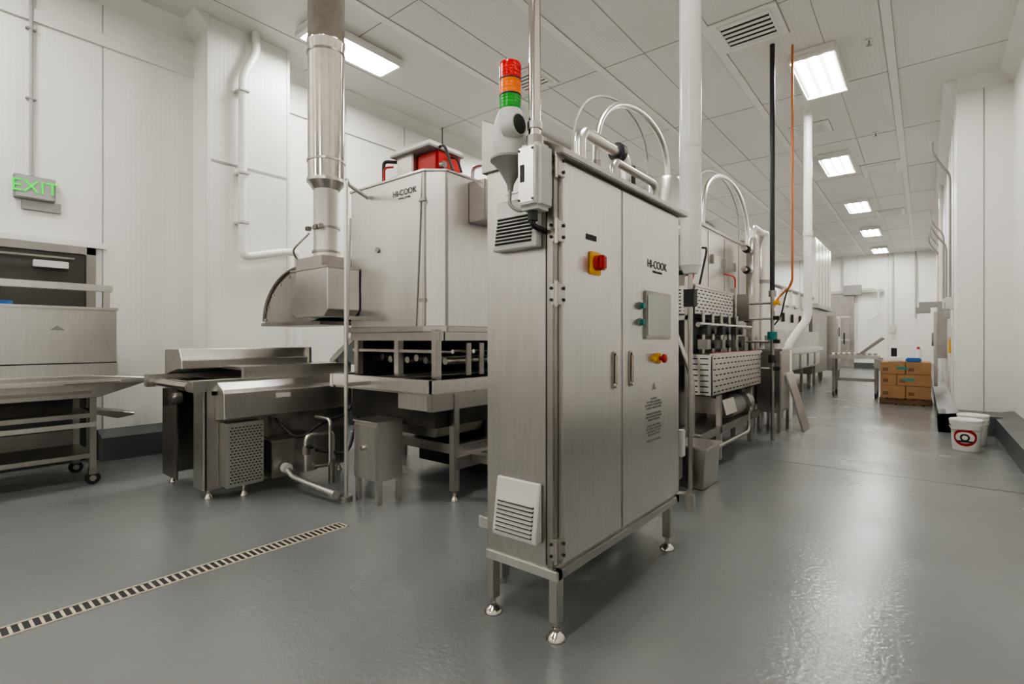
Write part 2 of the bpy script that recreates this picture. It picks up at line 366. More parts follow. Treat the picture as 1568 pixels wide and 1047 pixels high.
g.box('horn_bracket',x-.03,x+.03,y+.04,Y0,2.08,2.12,'grey'); g.box('horn_bracket_plate',x-.09,x+.09,Y0-.012,Y0,1.96,2.10,'steel')
g.tube('horn_cable',[(x,y,1.97),(x+.01,y-.02,1.88),(x+.06,y,1.85),(x+.10,y,1.87)],.008,'grey',.05)
# conduit from ceiling and junction box
x,y=-1.276,1.735
g.cyl('power_conduit',(x,y,2.11),(x,y,H),.026,'chrome'); g.cyl('conduit_collar',(x,y,2.10),(x,y,2.15),.037,'steelD'); g.cyl('conduit_coupling',(x,y,2.18),(x,y,2.21),.031,'steel')
g.cyl('conduit_flange',(x,y,H-.02),(x,y,H),.07,'steel')
g.box('junction_box',x-.062,x+.058,y-.05,y+.06,1.84,2.115,'plast',.018); g.box('junction_box_cover',x-.045,x+.042,y-.06,y-.048,1.86,2.095,'steelL',.006)
for dx in (-.036,.033):
    for z in (1.875,2.08): g.cyl('cover_screw',(x+dx,y-.064,z),(x+dx,y-.058,z),.005,'dark',seg=10)
g.box('junction_label',x-.03,x-.01,y-.063,y-.058,1.95,2.02,'ink',0)
g.cyl('cable_gland',(x-.01,y,1.80),(x-.01,y,1.845),.022,'dark'); g.box('junction_standoff',x-.03,x+.03,y+.055,Y0,1.9,2.05,'steelD')
g.tube('gland_cable',[(x-.01,y,1.81),(x-.01,y,1.78),(x-.01,Y0,1.77)],.012,'dark',.02)

# ------------------------------------------------------------ continuous fryer
g=G('continuous_fryer',(-3.5,4.5,0))
hood=[(-4.13,2.75),(-3.12,2.75),(-2.98,2.86),(-2.98,6.1),(-4.13,6.1)]
g.prism('hood',hood,'Z',1.38,2.66,'steelL',.008)
g.prism('hood_lid',[(-4.14,2.74),(-3.115,2.74),(-2.97,2.855),(-2.97,6.11),(-4.14,6.11)],'Z',2.645,2.665,'steel',.003)
g.prism('hood_skirt',[(-4.15,2.73),(-3.11,2.73),(-2.96,2.85),(-2.96,6.12),(-4.15,6.12)],'Z',1.36,1.41,'steel',.004)
g.prism('hood_seam',[(-3.218,1.41),(-3.208,1.41),(-3.133,2.64),(-3.143,2.64)],'Y',2.742,2.752,'grey',0)
g.prism('hood_seam_2',[(-2.985,2.85),(-2.972,2.86),(-2.975,2.875),(-2.99,2.865)],'Z',1.41,2.64,'grey',0)
g.prism('hood_hinge_post',[(-3.13,2.735),(-3.105,2.735),(-3.105,2.76),(-3.13,2.76)],'Z',1.41,2.64,'steel',.003)
for z in (1.6,2.4): g.box('hood_latch',-3.16,-3.08,2.725,2.745,z,z+.03,'steelD')
g.cyl('hood_thermometer_port',(-3.72,2.735,2.08),(-3.72,2.75,2.08),.025,'steelD')
g.text('maker_lettering','HI-COOK',(-3.36,2.744,2.52),(90,0,0),.07,'ink'); g.text('maker_subline','FRYING SYSTEMS',(-3.36,2.744,2.475),(90,0,0),.02,'ink')
g.box('hood_side_box',-2.98,-2.80,3.12,3.42,2.28,2.62,'steelD',.006)
# frame under hood
for x in (-4.08,-3.5,-3.03):
    for y in (2.8,4.4,6.0): g.box('frame_post',x-.03,x+.03,y-.03,y+.03,.98,1.38,'steel')
g.box('upper_rail',-4.15,-2.95,2.76,2.82,1.29,1.36,'steel'); g.box('upper_rail_side',-3.02,-2.95,2.8,6.05,1.29,1.36,'steel')
g.box('mid_rail',-4.15,-3.0,2.78,2.80,1.19,1.215,'steel')
for k in range(9): g.cyl('heat_tube',(-4.05+.12*k,2.95,1.12+.02*(k%2)),(-4.05+.12*k,6.0,1.12+.02*(k%2)),.03,'steelD',seg=12)
for k in range(4): g.cyl('cross_bar',(-4.1,2.95+.25*k,1.2),(-3.0,2.95+.25*k,1.2),.018,'chrome',seg=12)
for k in range(14): g.box('side_slat',-3.0,-2.985,3.1+.16*k,3.16+.16*k,1.0,1.27,'steelD')
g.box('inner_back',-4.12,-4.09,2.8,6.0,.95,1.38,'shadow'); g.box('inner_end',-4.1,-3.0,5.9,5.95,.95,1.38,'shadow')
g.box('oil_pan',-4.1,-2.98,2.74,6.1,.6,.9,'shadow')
g.box('tray_rim_front',-4.2,-2.86,2.6,2.66,.89,.99,'steelL'); g.box('tray_rim_side',-2.9,-2.84,2.6,6.15,.89,.99,'steelL'); g.box('tray_rim_back',-4.24,-4.18,2.6,6.15,.87,.99,'steelL')
g.box('tray_deck',-4.2,-2.88,2.62,6.15,.87,.91,'steel')
g.prism('sump_hopper',[(-4.0,.87),(-2.95,.87),(-3.1,.5),(-3.85,.5)],'Y',2.85,5.9,'steelD')
g.box('front_valance',-3.35,-2.95,2.67,2.73,.74,.88,'steelL'); g.box('side_valance',-2.99,-2.93,2.66,6.0,.74,.87,'steel')
g.box('lower_channel',-3.95,-2.95,2.95,6.0,.36,.44,'steel'); g.box('lower_rail',-2.98,-2.9,2.9,6.1,.26,.36,'steelD')
g.box('under_pan_shade_box',-4.0,-3.05,3.4,5.9,.44,.60,'shadow'); g.box('underframe_shade_box',-4.05,-3.1,3.5,5.9,.08,.37,'shadow')  # solid dark boxes added to paint the shade under the fryer
for x in (-4.1,-2.95):
    for y in (2.92,4.4,6.0):
        g.box('leg',x-.03,x+.03,y-.03,y+.03,.08,.88,'steel'); foot(g,x,y,.1)
g.tube('lift_pole',[(-3.64,2.38,.02),(-3.64,2.38,2.6),(-3.78,2.5,2.6),(-3.86,2.74,2.56)],.017,'steelL',.05); g.cyl('lift_pole_base',(-3.64,2.38,0),(-3.64,2.38,.04),.05,'steel')
g.box('pole_bracket',-3.66,-3.62,2.38,2.62,.92,.95,'steel'); g.box('pole_bracket_2',-3.66,-3.62,2.38,2.76,1.46,1.49,'steel')
g.tube('pole_cable',[(-3.70,2.42,.05),(-3.685,2.42,1.3),(-3.70,2.46,2.3)],.01,'plast',.1)
# drives on top
g.box('motor_red',-3.50,-3.24,3.0,3.3,2.67,2.93,'red',.02); g.box('gearbox',-3.72,-3.5,2.95,3.2,2.67,2.95,'steelL',.01); g.box('drive_cover',-3.75,-3.25,2.92,3.32,2.95,2.99,'white',.008); g.box('drive_cover_lip',-3.76,-3.24,2.91,3.33,2.935,2.952,'grey',0)
g.cyl('motor_shaft',(-3.9,3.05,2.8),(-3.2,3.05,2.8),.03,'steelD')
g.tube('drive_frame',[(-3.84,2.9,2.66),(-3.84,2.9,2.92),(-3.75,3.0,2.92)],.016,'dark',.04); g.tube('drive_frame_2',[(-3.78,2.86,2.66),(-3.78,2.86,2.84),(-3.7,2.9,2.84)],.010,'red',.04)
g.tube('motor_cable',[(-3.3,3.05,2.95),(-3.15,3.0,2.95),(-3.05,3.0,2.7)],.012,'dark',.1); g.tube('motor_cable_2',[(-3.3,3.15,2.9),(-3.1,3.1,2.85),(-2.95,3.0,2.67)],.01,'dark',.1)
g.cyl('antenna_rod',(-3.28,3.1,2.95),(-3.28,3.1,3.15),.006,'dark')
g.tube('grab_handle',[(-3.2,3.4,2.66),(-3.2,3.4,2.86),(-3.0,3.4,2.86),(-3.0,3.4,2.66)],.016,'steel',.05); g.tube('grab_handle_2',[(-3.2,3.7,2.66),(-3.2,3.7,2.9),(-3.0,3.7,2.9),(-3.0,3.7,2.66)],.016,'dark',.05)
g.box('side_bracket_box',-1.86,-1.68,2.02,2.2,.3,.36,'steelL'); g.box('side_bracket_leg',-1.80,-1.74,2.08,2.14,.03,.3,'steel'); g.box('side_bracket_beam',-2.9,-1.80,3.06,3.16,.3,.36,'steelD')
g.box('side_bracket_post',-1.86,-1.78,2.1,3.16,.3,.36,'steelD'); g.cyl('side_bracket_foot',(-1.77,2.11,0),(-1.77,2.11,.03),.03,'chrome')
# hoses
def arch(name,x,ya,yb,za,zb,ztop,r,m):
    pts=[]; n=26
    for i in range(n+1):
        t=math.pi*i/n
        y=(ya+yb)/2-(yb-ya)/2*math.cos(t); base=za+(zb-za)*i/n
        z=base+(ztop-max(za,zb))*max(0,math.sin(t))**.75
        pts.append(Vector((x,y,z)))
    pts=[Vector((x,ya,za-.35))]+pts+[Vector((x,yb,zb-.35))]
    g.add(name,sweep(name,pts,r,12),m,True)
arch('flexible_hose',-2.3,4.05,5.7,2.9,3.15,3.78,.03,'steelL'); arch('flexible_hose_2',-2.45,3.9,5.5,2.9,3.2,3.88,.012,'grey')
arch('flexible_hose_3',-2.3,6.9,9.1,2.9,2.95,3.72,.03,'steelL'); arch('flexible_hose_4',-2.4,6.75,9.0,2.9,2.95,3.78,.012,'grey')
g.box('pipe_deck',-2.98,-2.1,3.6,6.2,2.45,2.52,'steelD')
for (y,z) in ((4.05,2.9),(5.7,2.9),(5.5,2.9)): g.cyl('hose_riser',(-2.3,y,2.5),(-2.3,y,z),.045,'steelD')
g.cyl('hose_coupling',(-2.3,5.7,2.88),(-2.3,5.7,3.1),.043,'white')
for z in (2.9,3.0,3.1): g.cyl('coupling_ring',(-2.3,5.7,z),(-2.3,5.7,z+.015),.055,'steelD')
g.tube('process_pipe',[(-2.25,3.7,2.5),(-2.25,3.7,3.06),(-2.25,4.55,3.06),(-2.25,4.55,2.5)],.05,'steelL',.12)
g.cyl('pipe_flange',(-2.25,4.35,3.06),(-2.25,4.42,3.06),.085,'dark'); g.cyl('valve_head',(-2.25,4.62,2.75),(-2.25,4.62,2.98),.06,'dark')
g.tube('process_pipe_2',[(-2.1,4.0,2.5),(-2.1,4.0,2.85),(-2.1,4.9,2.85),(-2.1,4.9,2.5)],.035,'steel',.1)
g.lathe('expansion_tank',(-2.1,5.15,2.5),[(.17,0),(.17,.42),(.15,.46),(.05,.5)],'steelL')
# second hood module
g.box('hood_module',-4.1,-2.2,6.15,8.75,1.35,2.76,'steelL',.01); g.box('hood_module_lid',-4.12,-2.18,6.12,8.78,2.74,2.78,'steel')
for y in (6.8,7.5,8.2): g.box('module_seam',-2.203,-2.195,y,y+.012,1.4,2.72,'grey',0)
g.box('module_base',-4.0,-2.15,6.3,8.7,.3,.98,'steelD'); g.box('module_tray',-4.1,-1.98,6.1,8.8,.95,1.06,'steelL')
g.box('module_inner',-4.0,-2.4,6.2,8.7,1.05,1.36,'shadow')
for x in (-4.0,-2.1):
    for y in (6.25,8.65):
        g.box('module_leg',x-.03,x+.03,y-.03,y+.03,.06,1.36,'steel'); foot(g,x,y,.08)
for k in range(4): g.box('valve_motor',-2.2,-2.02,6.35+.5*k,6.55+.5*k,1.12,1.34,'grey',.01); g.box('door_clamp',-2.2,-2.16,6.4+.5*k,6.44+.5*k,2.3,2.42,'steelD')
def wheel(c,r,m):
    pts=[Vector((c[0],c[1]+r*math.cos(2*math.pi*i/24),c[2]+r*math.sin(2*math.pi*i/24))) for i in range(25)]
    g.add('handwheel_rim',sweep('handwheel_rim',pts,.014,8),m,True)
    for k in range(3):
        a=math.pi*k/3; g.cyl('handwheel_spoke',(c[0],c[1]-r*math.cos(a),c[2]-r*math.sin(a)),(c[0],c[1]+r*math.cos(a),c[2]+r*math.sin(a)),.008,m,seg=8)
wheel((-1.95,5.45,2.02),.09,'red'); g.cyl('handwheel_hub',(-2.2,5.45,2.02),(-1.93,5.45,2.02),.025,'dark')
g.tube('black_line',[(-1.9,5.6,1.9),(-1.85,5.7,2.3),(-2.1,6.2,2.4)],.012,'dark',.12)
def lev(name,y0,y1,x0,x1,z0,z1):
    g.box(name+'_end',x0,x1,y0,y0+.012,z0,z1,'steelL',.002); g.box(name+'_end2',x0,x1,y1-.012,y1,z0,z1,'steelL',.002)
    g.box(name+'_floor',x0,x1,y0,y1,z0,z0+.012,'steelL',.002); g.box(name+'_skin',x1-.012,x1,y0,y1,z0,z1,'steelL',.002)
    g.box(name+'_rim',x1-.02,x1+.014,y0-.01,y1+.01,z1-.015,z1+.012,'steelL',.004); g.box(name+'_back',x0,x0+.012,y0,y1,z0,z1,'steelD')
    g.box(name+'_red_edge',x1-.03,x1+.002,y0+.02,y1-.02,z1+.012,z1+.017,'red',.001)
    rows=7; bs=[]
    for r in range(rows):
        z=z0+.04+(z1-z0-.08)*r/(rows-1)
        for i in range(int((y1-y0)/.13)):
            y=y0+.04+i*.13+(.06 if r%2 else 0)
            if y+.08<y1: bs.append((x1-.002,x1+.0015,y,y+.075,z-.006,z+.006))
        for i in range(2):
            xx=x0+.03+i*(x1-x0-.04)/2
            bs.append((xx,xx+(x1-x0)*.32,y0-.0015,y0+.002,z-.006,z+.006))
    g.add(name+'_slots',mboxes(bs,name+'_slots'),'ink')
lev('guard_basket_lower',5.1,7.0,-1.86,-1.61,.74,1.15); lev('guard_basket_upper',5.3,6.65,-2.1,-1.85,1.56,1.86)
g.box('basket_post',-1.92,-1.86,5.2,5.26,.05,1.95,'steel'); g.box('basket_post_2',-1.92,-1.86,6.8,6.86,.05,1.95,'steel'); g.box('basket_post_3',-1.7,-1.65,5.5,5.55,.05,.75,'steel'); g.box('basket_post_4',-1.7,-1.65,6.7,6.75,.05,.75,'steel')
g.box('basket_arm',-2.2,-1.86,5.2,5.26,1.5,1.55,'steel'); g.box('basket_arm_2',-2.2,-1.86,6.5,6.56,1.5,1.55,'steel'); g.box('basket_arm_3',-2.2,-1.86,6.3,6.36,.68,.74,'steel')
g.box('pump_skid',-2.6,-1.65,4.9,7.1,.32,.40,'steelD'); g.box('filter_tank',-2.5,-1.95,5.0,6.0,.40,1.05,'steel',.01)
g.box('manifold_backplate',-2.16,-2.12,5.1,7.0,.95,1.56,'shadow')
g.cyl('pump_motor',(-1.8,6.1,.52),(-1.8,6.55,.52),.13,'grey'); g.cyl('pump_head',(-1.8,6.55,.52),(-1.8,6.75,.52),.18,'steel')
g.prism('pump_drip_cover',[(-2.0,.72),(-1.66,.66),(-1.62,.5),(-2.0,.5)],'Y',5.6,6.0,'steelL')
g.tube('pump_pipe',[(-1.75,4.95,.18),(-1.75,4.95,.95),(-1.95,4.95,1.45),(-1.95,4.95,1.75)],.025,'steel',.15); g.tube('pump_pipe_2',[(-1.65,5.0,.2),(-1.65,6.6,.2),(-1.65,6.6,.55),(-1.8,6.7,.6)],.022,'steel',.1)
for z in (1.2,1.35): 
    for y in (5.3,5.8,6.3): g.box('solenoid',-1.82,-1.72,y,y+.12,z,z+.1,'dark' if z>1.3 else 'steelD'); g.cyl('gauge',(-1.75,y+.2,z+.05),(-1.70,y+.2,z+.05),.045,'dark')
for k in range(5): g.cyl('manifold_riser',(-1.78,5.35+.3*k,1.15),(-1.78,5.35+.3*k,1.58),.02,'steel',seg=12)
g.cyl('manifold_pipe',(-1.78,5.2,1.45),(-1.78,7.2,1.45),.025,'steelD')
# vertical filter columns
g.lathe('filter_column',(-2.05,8.95,.6),[(.13,0),(.13,2.35),(.10,2.42),(.04,2.46)],'steelL'); g.cyl('column_band',(-2.05,8.95,1.2),(-2.05,8.95,1.25),.145,'steelD'); g.cyl('column_band_2',(-2.05,8.95,2.2),(-2.05,8.95,2.25),.145,'steelD')
g.lathe('filter_column_2',(-2.0,8.2,.35),[(.09,0),(.09,2.35),(.03,2.5)],'steel')
for (z) in (1.6,1.9,2.3,2.6): g.cyl('column_nozzle',(-2.0,7.7,z),(-2.0,8.2,z),.035,'chrome'); g.cyl('nozzle_clamp',(-2.0,7.85,z),(-2.0,7.9,z),.055,'dark')
g.tube('overhead_pipe',[(-2.0,8.2,2.75),(-2.0,8.2,2.98),(-2.0,9.0,2.98)],.045,'steelL',.08)
for x,y in ((-2.05,8.95),(-2.0,8.2)): 
    g.cyl('column_stand',(x,y,0),(x,y,.62),.04,'steel')
g.box('valve_box',-2.0,-1.8,7.2,7.5,1.55,1.9,'steelD'); g.tube('red_line',[(-2.0,7.3,1.9),(-2.0,7.3,2.15),(-2.15,7.3,2.2)],.010,'red',.05)
for y in (4.6,7.4): foot(g,-2.3,y,.35)
g.box('skid_leg',-2.34,-2.26,5.3,5.38,.0,.33,'steel'); g.box('skid_leg_2',-1.74,-1.66,5.0,5.06,.0,.33,'steel')

# exhaust
g=G('exhaust_hood_duct',(-4.6,2.7,1.4))
prof=[(-5.53,1.47),(-5.53,1.49)]
for i in range(1,13):
    a=math.pi/2*i/12; prof.append((-4.72-.81*math.cos(a),1.49+.53*math.sin(a)))
prof+=[(-4.45,2.02),(-4.45,1.5),(-4.6,1.47)]
g.prism('curved_hood',prof,'Y',2.62,3.05,'steel',.006)
g.add('curved_rim',sweep('curved_rim',[Vector((p[0],2.61,p[1])) for p in prof[1:14]],.014,8),'steelD',True)
for i in range(2,13,2): g.cyl('hood_rivet',(prof[i][0]+.05,2.6,prof[i][1]-.05),(prof[i][0]+.05,2.62,prof[i][1]-.05),.012,'chrome',seg=10)
g.box('bottom_lip',-5.57,-4.4,2.6,3.07,1.44,1.475,'steelD')
g.prism('transition_box',[(-4.50,1.50),(-4.58,1.54),(-4.50,1.93),(-3.98,1.93),(-3.98,1.56),(-4.05,1.50)],'Y',2.42,2.74,'steelL',.005)
g.box('transition_flange',-4.60,-3.97,2.41,2.74,1.92,1.94,'steel')
g.box('transition_throat',-4.66,-4.2,2.5,2.95,1.94,2.06,'steel'); g.box('duct_boot',-4.45,-4.14,2.55,2.95,1.5,2.0,'steel')
x,y=-4.46,2.7
g.lathe('lower_stack',(x,y,2.05),[(.125,0),(.125,.03),(.115,.04),(.115,.7),(.12,.71),(.12,.74)],'steelL')
g.lathe('stack_reducer',(x,y,2.72),[(.12,0),(.165,.06),(.178,.07),(.178,.1)],'steel')
g.lathe('upper_stack',(x,y,2.8),[(.168,0),(.168,1.30),(.176,1.31),(.176,1.34),(.168,1.35),(.168,2.3)],'chrome')
for z in (2.12,2.35,2.98,4.0): g.cyl('stack_clamp',(x,y,z),(x,y,z+.02),.128 if z<2.7 else .176,'steelD')
for a in range(5):
    t=a*1.3; g.box('clamp_latch',x+.12*math.cos(t)-.02,x+.12*math.cos(t)+.02,y-.15,y-.11,2.33,2.37,'steelD')
g.tube('hood_drain_line',[(-4.7,2.6,2.0),(-4.7,2.5,2.12),(-4.6,2.45,2.15),(-4.5,2.55,2.3)],.010,'steelD',.08)

# ------------------------------------------------------------ breading conveyor
g=G('breading_conveyor_machine',(-4.95,2.3,0))
g.box('rear_side_panel',-5.4,-5.37,1.65,2.95,.08,1.2,'steel'); g.box('front_side_panel',-4.53,-4.5,1.65,2.95,.08,.95,'steel')
g.box('front_end_panel',-4.70,-4.5,1.64,1.67,.08,.92,'steelL'); g.box('inner_end_panel',-5.37,-4.68,1.95,1.98,.15,.85,'shadow')
g.box('end_door',-5.4,-5.05,1.63,1.645,.08,.86,'steelD')
g.box('bed_deck',-5.4,-4.5,1.7,2.95,.84,.88,'steel'); g.box('front_rim',-4.58,-4.46,1.55,2.95,.88,.97,'steelL'); g.box('rear_rim',-5.44,-5.34,1.5,2.95,.88,.99,'steel')
for k in range(4): g.cyl('infeed_roller',(-5.36,1.57+.09*k,.92),(-4.58,1.57+.09*k,.92),.035,'chrome')
for k in range(22): g.cyl('belt_rod',(-5.34,1.92+.045*k,.93),(-4.6,1.92+.045*k,.93),.007,'steelD',seg=8)
g.prism('rear_hood',[(-5.42,.98),(-5.42,1.21),(-5.40,1.215),(-5.08,1.215),(-5.02,1.12),(-5.02,1.04),(-5.12,1.04)],'Y',1.66,2.85,'steelL',.006)
g.box('hood_end_cap',-5.42,-5.0,2.83,2.86,.97,1.22,'steelL'); g.box('cover_plate',-5.1,-4.52,2.0,3.0,1.03,1.06,'steel'); g.box('cover_side',-4.54,-4.5,1.95,3.0,.95,1.07,'steelL')
g.prism('front_apron',[(-4.5,.97),(-4.36,.90),(-4.335,.87),(-4.33,.66),(-4.5,.64)],'Y',1.73,2.9,'steelL',.005)
g.box('apron_label',-4.336,-4.330,2.15,2.28,.80,.84,'plast',0)
g.box('perforated_motor_guard',-4.5,-4.36,1.76,2.06,.1,.62,'steelL',.006)
g.add('guard_perforations',mboxes([(-4.362,-4.3585,1.785+c_*.029+(.012 if r%2 else 0),1.785+c_*.029+(.012 if r%2 else 0)+.016,.13+r*.0235,.13+r*.0235+.009) for r in range(20) for c_ in range(9)],'guard_perforations'),'ink')
g.box('pump_box',-4.5,-4.3,2.1,2.52,.12,.42,'steel',.006); g.box('pump_box_lid',-4.5,-4.29,2.09,2.53,.42,.44,'steel')
g.tube('drain_pipe',[(-4.4,2.2,.2),(-4.25,2.2,.2),(-4.15,2.2,.14),(-3.6,2.25,.09)],.026,'steelL',.06); g.cyl('pipe_union',(-4.28,2.2,.2),(-4.22,2.2,.2),.042,'plast'); g.cyl('pipe_cap',(-3.64,2.246,.093),(-3.58,2.25,.09),.034,'steelL')
g.tube('valve_pipe',[(-4.2,2.35,.15),(-4.2,2.35,.46),(-4.2,2.6,.46),(-4.2,2.6,.2)],.022,'steelL',.05); g.cyl('valve_body',(-4.2,2.35,.3),(-4.2,2.35,.38),.038,'steelD'); g.box('valve_handle',-4.2,-4.1,2.33,2.37,.36,.38,'dark')
g.tube('valve_pipe_2',[(-4.3,2.5,.60),(-4.07,2.5,.60),(-4.07,2.5,.2),(-4.3,2.5,.15)],.015,'steelL',.05); g.cyl('valve_pipe_base',(-4.2,2.6,0),(-4.2,2.6,.22),.03,'steelD')
g.tube('black_hose',[(-4.45,2.2,.6),(-4.25,2.3,.42),(-4.22,2.5,.55),(-4.2,2.75,.6),(-4.2,2.9,.8)],.014,'dark',.1); g.tube('black_hose_2',[(-4.3,2.5,.3),(-4.1,2.7,.25),(-4.15,2.85,.6)],.014,'dark',.1)
g.cyl('crank_knob',(-4.95,1.63,.80),(-4.95,1.55,.80),.05,'steelD')
for x,y in ((-5.35,1.7),(-4.56,1.7),(-5.35,2.9),(-4.56,2.9),(-4.42,1.92)): foot(g,x,y,.12)
# inclined outfeed chute
g=G('inclined_chute',(-4.9,3.5,0))
g.prism('chute_side',[(-5.3,1.0),(-4.5,1.5),(-4.5,1.57),(-5.3,1.08)],'Y',3.25,3.29,'white'); g.prism('chute_side_2',[(-5.3,1.0),(-4.5,1.5),(-4.5,1.57),(-5.3,1.08)],'Y',3.75,3.79,'white'); g.prism('chute_bed',[(-5.3,1.0),(-4.5,1.5),(-4.5,1.52),(-5.3,1.02)],'Y',3.27,3.77,'white')
for x,z in ((-5.2,1.08),(-4.6,1.46)):
    for y in (3.27,3.77): g.box('chute_leg',x-.02,x+.02,y-.02,y+.02,0,z,'steel')

# small box
g=G('stainless_junction_cabinet',(-3.475,2.57,0))
g.box('body',-3.63,-3.32,2.45,2.70,.18,.64,'steelL',.005); g.box('lid',-3.645,-3.31,2.44,2.71,.635,.65,'steelL'); g.box('door',-3.62,-3.33,2.44,2.452,.2,.62,'steelL',.004)
g.box('latch',-3.51,-3.44,2.42,2.44,.42,.45,'chrome'); g.cyl('latch_knob',(-3.48,2.41,.435),(-3.48,2.44,.435),.02,'chrome')
for x in (-3.605,-3.345):
    for y in (2.475,2.675): g.box('leg',x-.02,x+.02,y-.02,y+.02,0,.19,'steelL')

# ------------------------------------------------------------ left product cart
g=G('stainless_bin_cart',(-6.15,.5,0))
for y in (-.25,1.22):
    for x in (-6.46,-5.84):
        g.box('post',x-.025,x+.025,y-.025,y+.025,.14,.92,'steel')
        g.box('caster_fork',x-.03,x+.03,y-.03,y+.03,.09,.15,'steelD'); g.cyl('caster_wheel',(x-.02,y,.055),(x+.02,y,.055),.055,'dark'); g.cyl('caster_hub',(x-.024,y,.055),(x+.024,y,.055),.025,'steel')
g.prism('top_tray',[(-.4,.78),(1.25,.78),(1.62,.90),(1.65,.94),(1.2,.98),(-.4,.98)],'X',-6.52,-5.78,'steel',.006)
g.box('tray_lip',-5.80,-5.74,-.4,1.6,.905,.94,'steelL'); g.box('tray_slide_rail',-5.79,-5.76,.1,1.2,.82,.85,'steelD')
g.cyl('slide_handle',(-5.74,1.0,.92),(-5.74,1.4,.92),.014,'chrome')
for (a,b) in ((-.35,.50),(.54,1.40)):
    g.box('bin',-6.45,-5.84,a,b,1.08,1.58,'steelL',.012); g.box('bin_rim',-6.47,-5.82,a-.01,b+.01,1.565,1.59,'steelL'); g.box('bin_base',-6.47,-5.81,a,b,.97,1.09,'steelL',.006); g.box('bin_seam',-6.44,-5.808,a+.01,b-.01,1.085,1.095,'ink',0)
g.box('bin_gap',-6.4,-5.86,.51,.53,.98,1.58,'ink',0)
g.prism('warning_label',[(.93,1.38),(1.03,1.38),(.98,1.42)],'X',-5.841,-5.838,'grey',0)
g.box('top_guide_rail',-5.95,-5.88,-.4,1.38,1.74,1.80,'steelL'); g.box('guide_post',-5.94,-5.89,1.31,1.36,1.58,1.75,'steelL'); g.box('guide_post_2',-5.93,-5.90,-.2,-.16,1.58,1.75,'steel')
g.box('shelf_1',-6.46,-5.82,-.3,1.24,.60,.64,'steel'); g.box('shelf_2',-6.46,-5.82,-.3,1.24,.24,.28,'steel'); g.box('shelf_rail',-5.83,-5.79,-.3,1.24,.52,.56,'steelL')
g.box('shelf_content',-6.4,-5.95,-.2,1.1,.64,.78,'shadow',.01)
g.prism('side_shelf',[(1.24,.62),(1.42,.56),(1.55,.58),(1.55,.60),(1.24,.66)],'X',-6.3,-5.9,'steelD')
g.cyl('blue_item',(-6.25,.68,1.58),(-6.25,.68,1.64),.07,'blue'); g.cyl('blue_item_2',(-6.25,.3,1.58),(-6.25,.3,1.64),.07,'blue')

# ------------------------------------------------------------ trench drain
g=G('trench_drain',(-3.18,0,0))
g.box('channel',-3.23,-3.13,-3,2.05,-.002,.002,'ink',0)
g.box('rim_1',-3.238,-3.229,-3,2.06,0,.005,'brass',0); g.box('rim_2',-3.131,-3.122,-3,2.06,0,.005,'brass',0); g.box('rim_3',-3.238,-3.122,2.05,2.06,0,.005,'brass',0)
g.add('grate_bars',mboxes([(-3.222,-3.138,2.035-.036*k-.012,2.035-.036*k,.001,.004) for k in range(139)],'grate_bars'),'brass')

# ------------------------------------------------------------ pipes from ceiling
g=G('white_vent_riser',(-1.39,3.89,1.8))
g.cyl('pipe',(-1.39,3.89,1.86),(-1.39,3.89,H),.08,'white',seg=40)
for z in (2.75,4.2): g.cyl('coupling',(-1.39,3.89,z),(-1.39,3.89,z+.02),.083,'trim')
g.cyl('reducer',(-1.39,3.89,1.80),(-1.39,3.89,1.87),.05,'white',.08); g.cyl('down_pipe',(-1.39,3.89,.35),(-1.39,3.89,1.8),.018,'steel')
g.box('valve',-1.43,-1.35,3.85,3.93,1.55,1.68,'dark'); g.tube('drop_line',[(-1.39,3.89,.4),(-1.39,3.89,.12),(-1.56,3.92,.10)],.016,'steel',.06)
g.box('support_bracket',-1.42,-1.36,3.86,3.92,0,.12,'steel'); g.box('ceiling_flange',-1.5,-1.28,3.78,4.0,H-.02,H,'trim')
g=G('white_drain_riser',(-1.5,9.6,1))
g.tube('pipe',[(-1.5,9.63,H),(-1.5,9.63,1.65),(-1.75,9.4,1.2),(-1.75,9.4,.0)],.065,'white',.12); g.cyl('coupling',(-1.5,9.63,3.0),(-1.5,9.63,3.06),.075,'trim')
g=G('black_gas_pipe',(-1.53,7.25,1)); g.cyl('pipe',(-1.53,7.25,1.9),(-1.53,7.25,H),.03,'black'); g.cyl('lower_pipe',(-1.53,7.25,.0),(-1.53,7.25,1.9),.022,'steelD'); g.cyl('coupling',(-1.53,7.25,1.85),(-1.53,7.25,1.93),.045,'steelD'); g.cyl('regulator',(-1.53,7.25,1.30),(-1.53,7.25,1.40),.06,'teal'); g.cyl('base_valve',(-1.53,7.25,1.0),(-1.53,7.25,1.1),.05,'dark')
for z in (1.75,1.55,1.25,.9): g.box('branch_valve',-1.51,-1.44,7.2,7.28,z,z+.05,'yel' if z==1.75 else 'dark'); g.cyl('branch_line',(-1.53,7.25,z+.02),(-1.85,7.25,z+.02),.015,'steel')
g=G('copper_air_pipe',(-1.33,7.4,2)); g.tube('pipe',[(-1.33,7.42,H),(-1.33,7.42,2.0),(-1.5,7.42,1.85),(-1.53,7.3,1.7)],.014,'copper',.1); g.tube('wire_bundle',[(-1.33,7.45,2.1),(-1.42,7.5,1.9),(-1.5,7.6,1.6),(-1.6,7.7,1.5)],.01,'dark',.1)

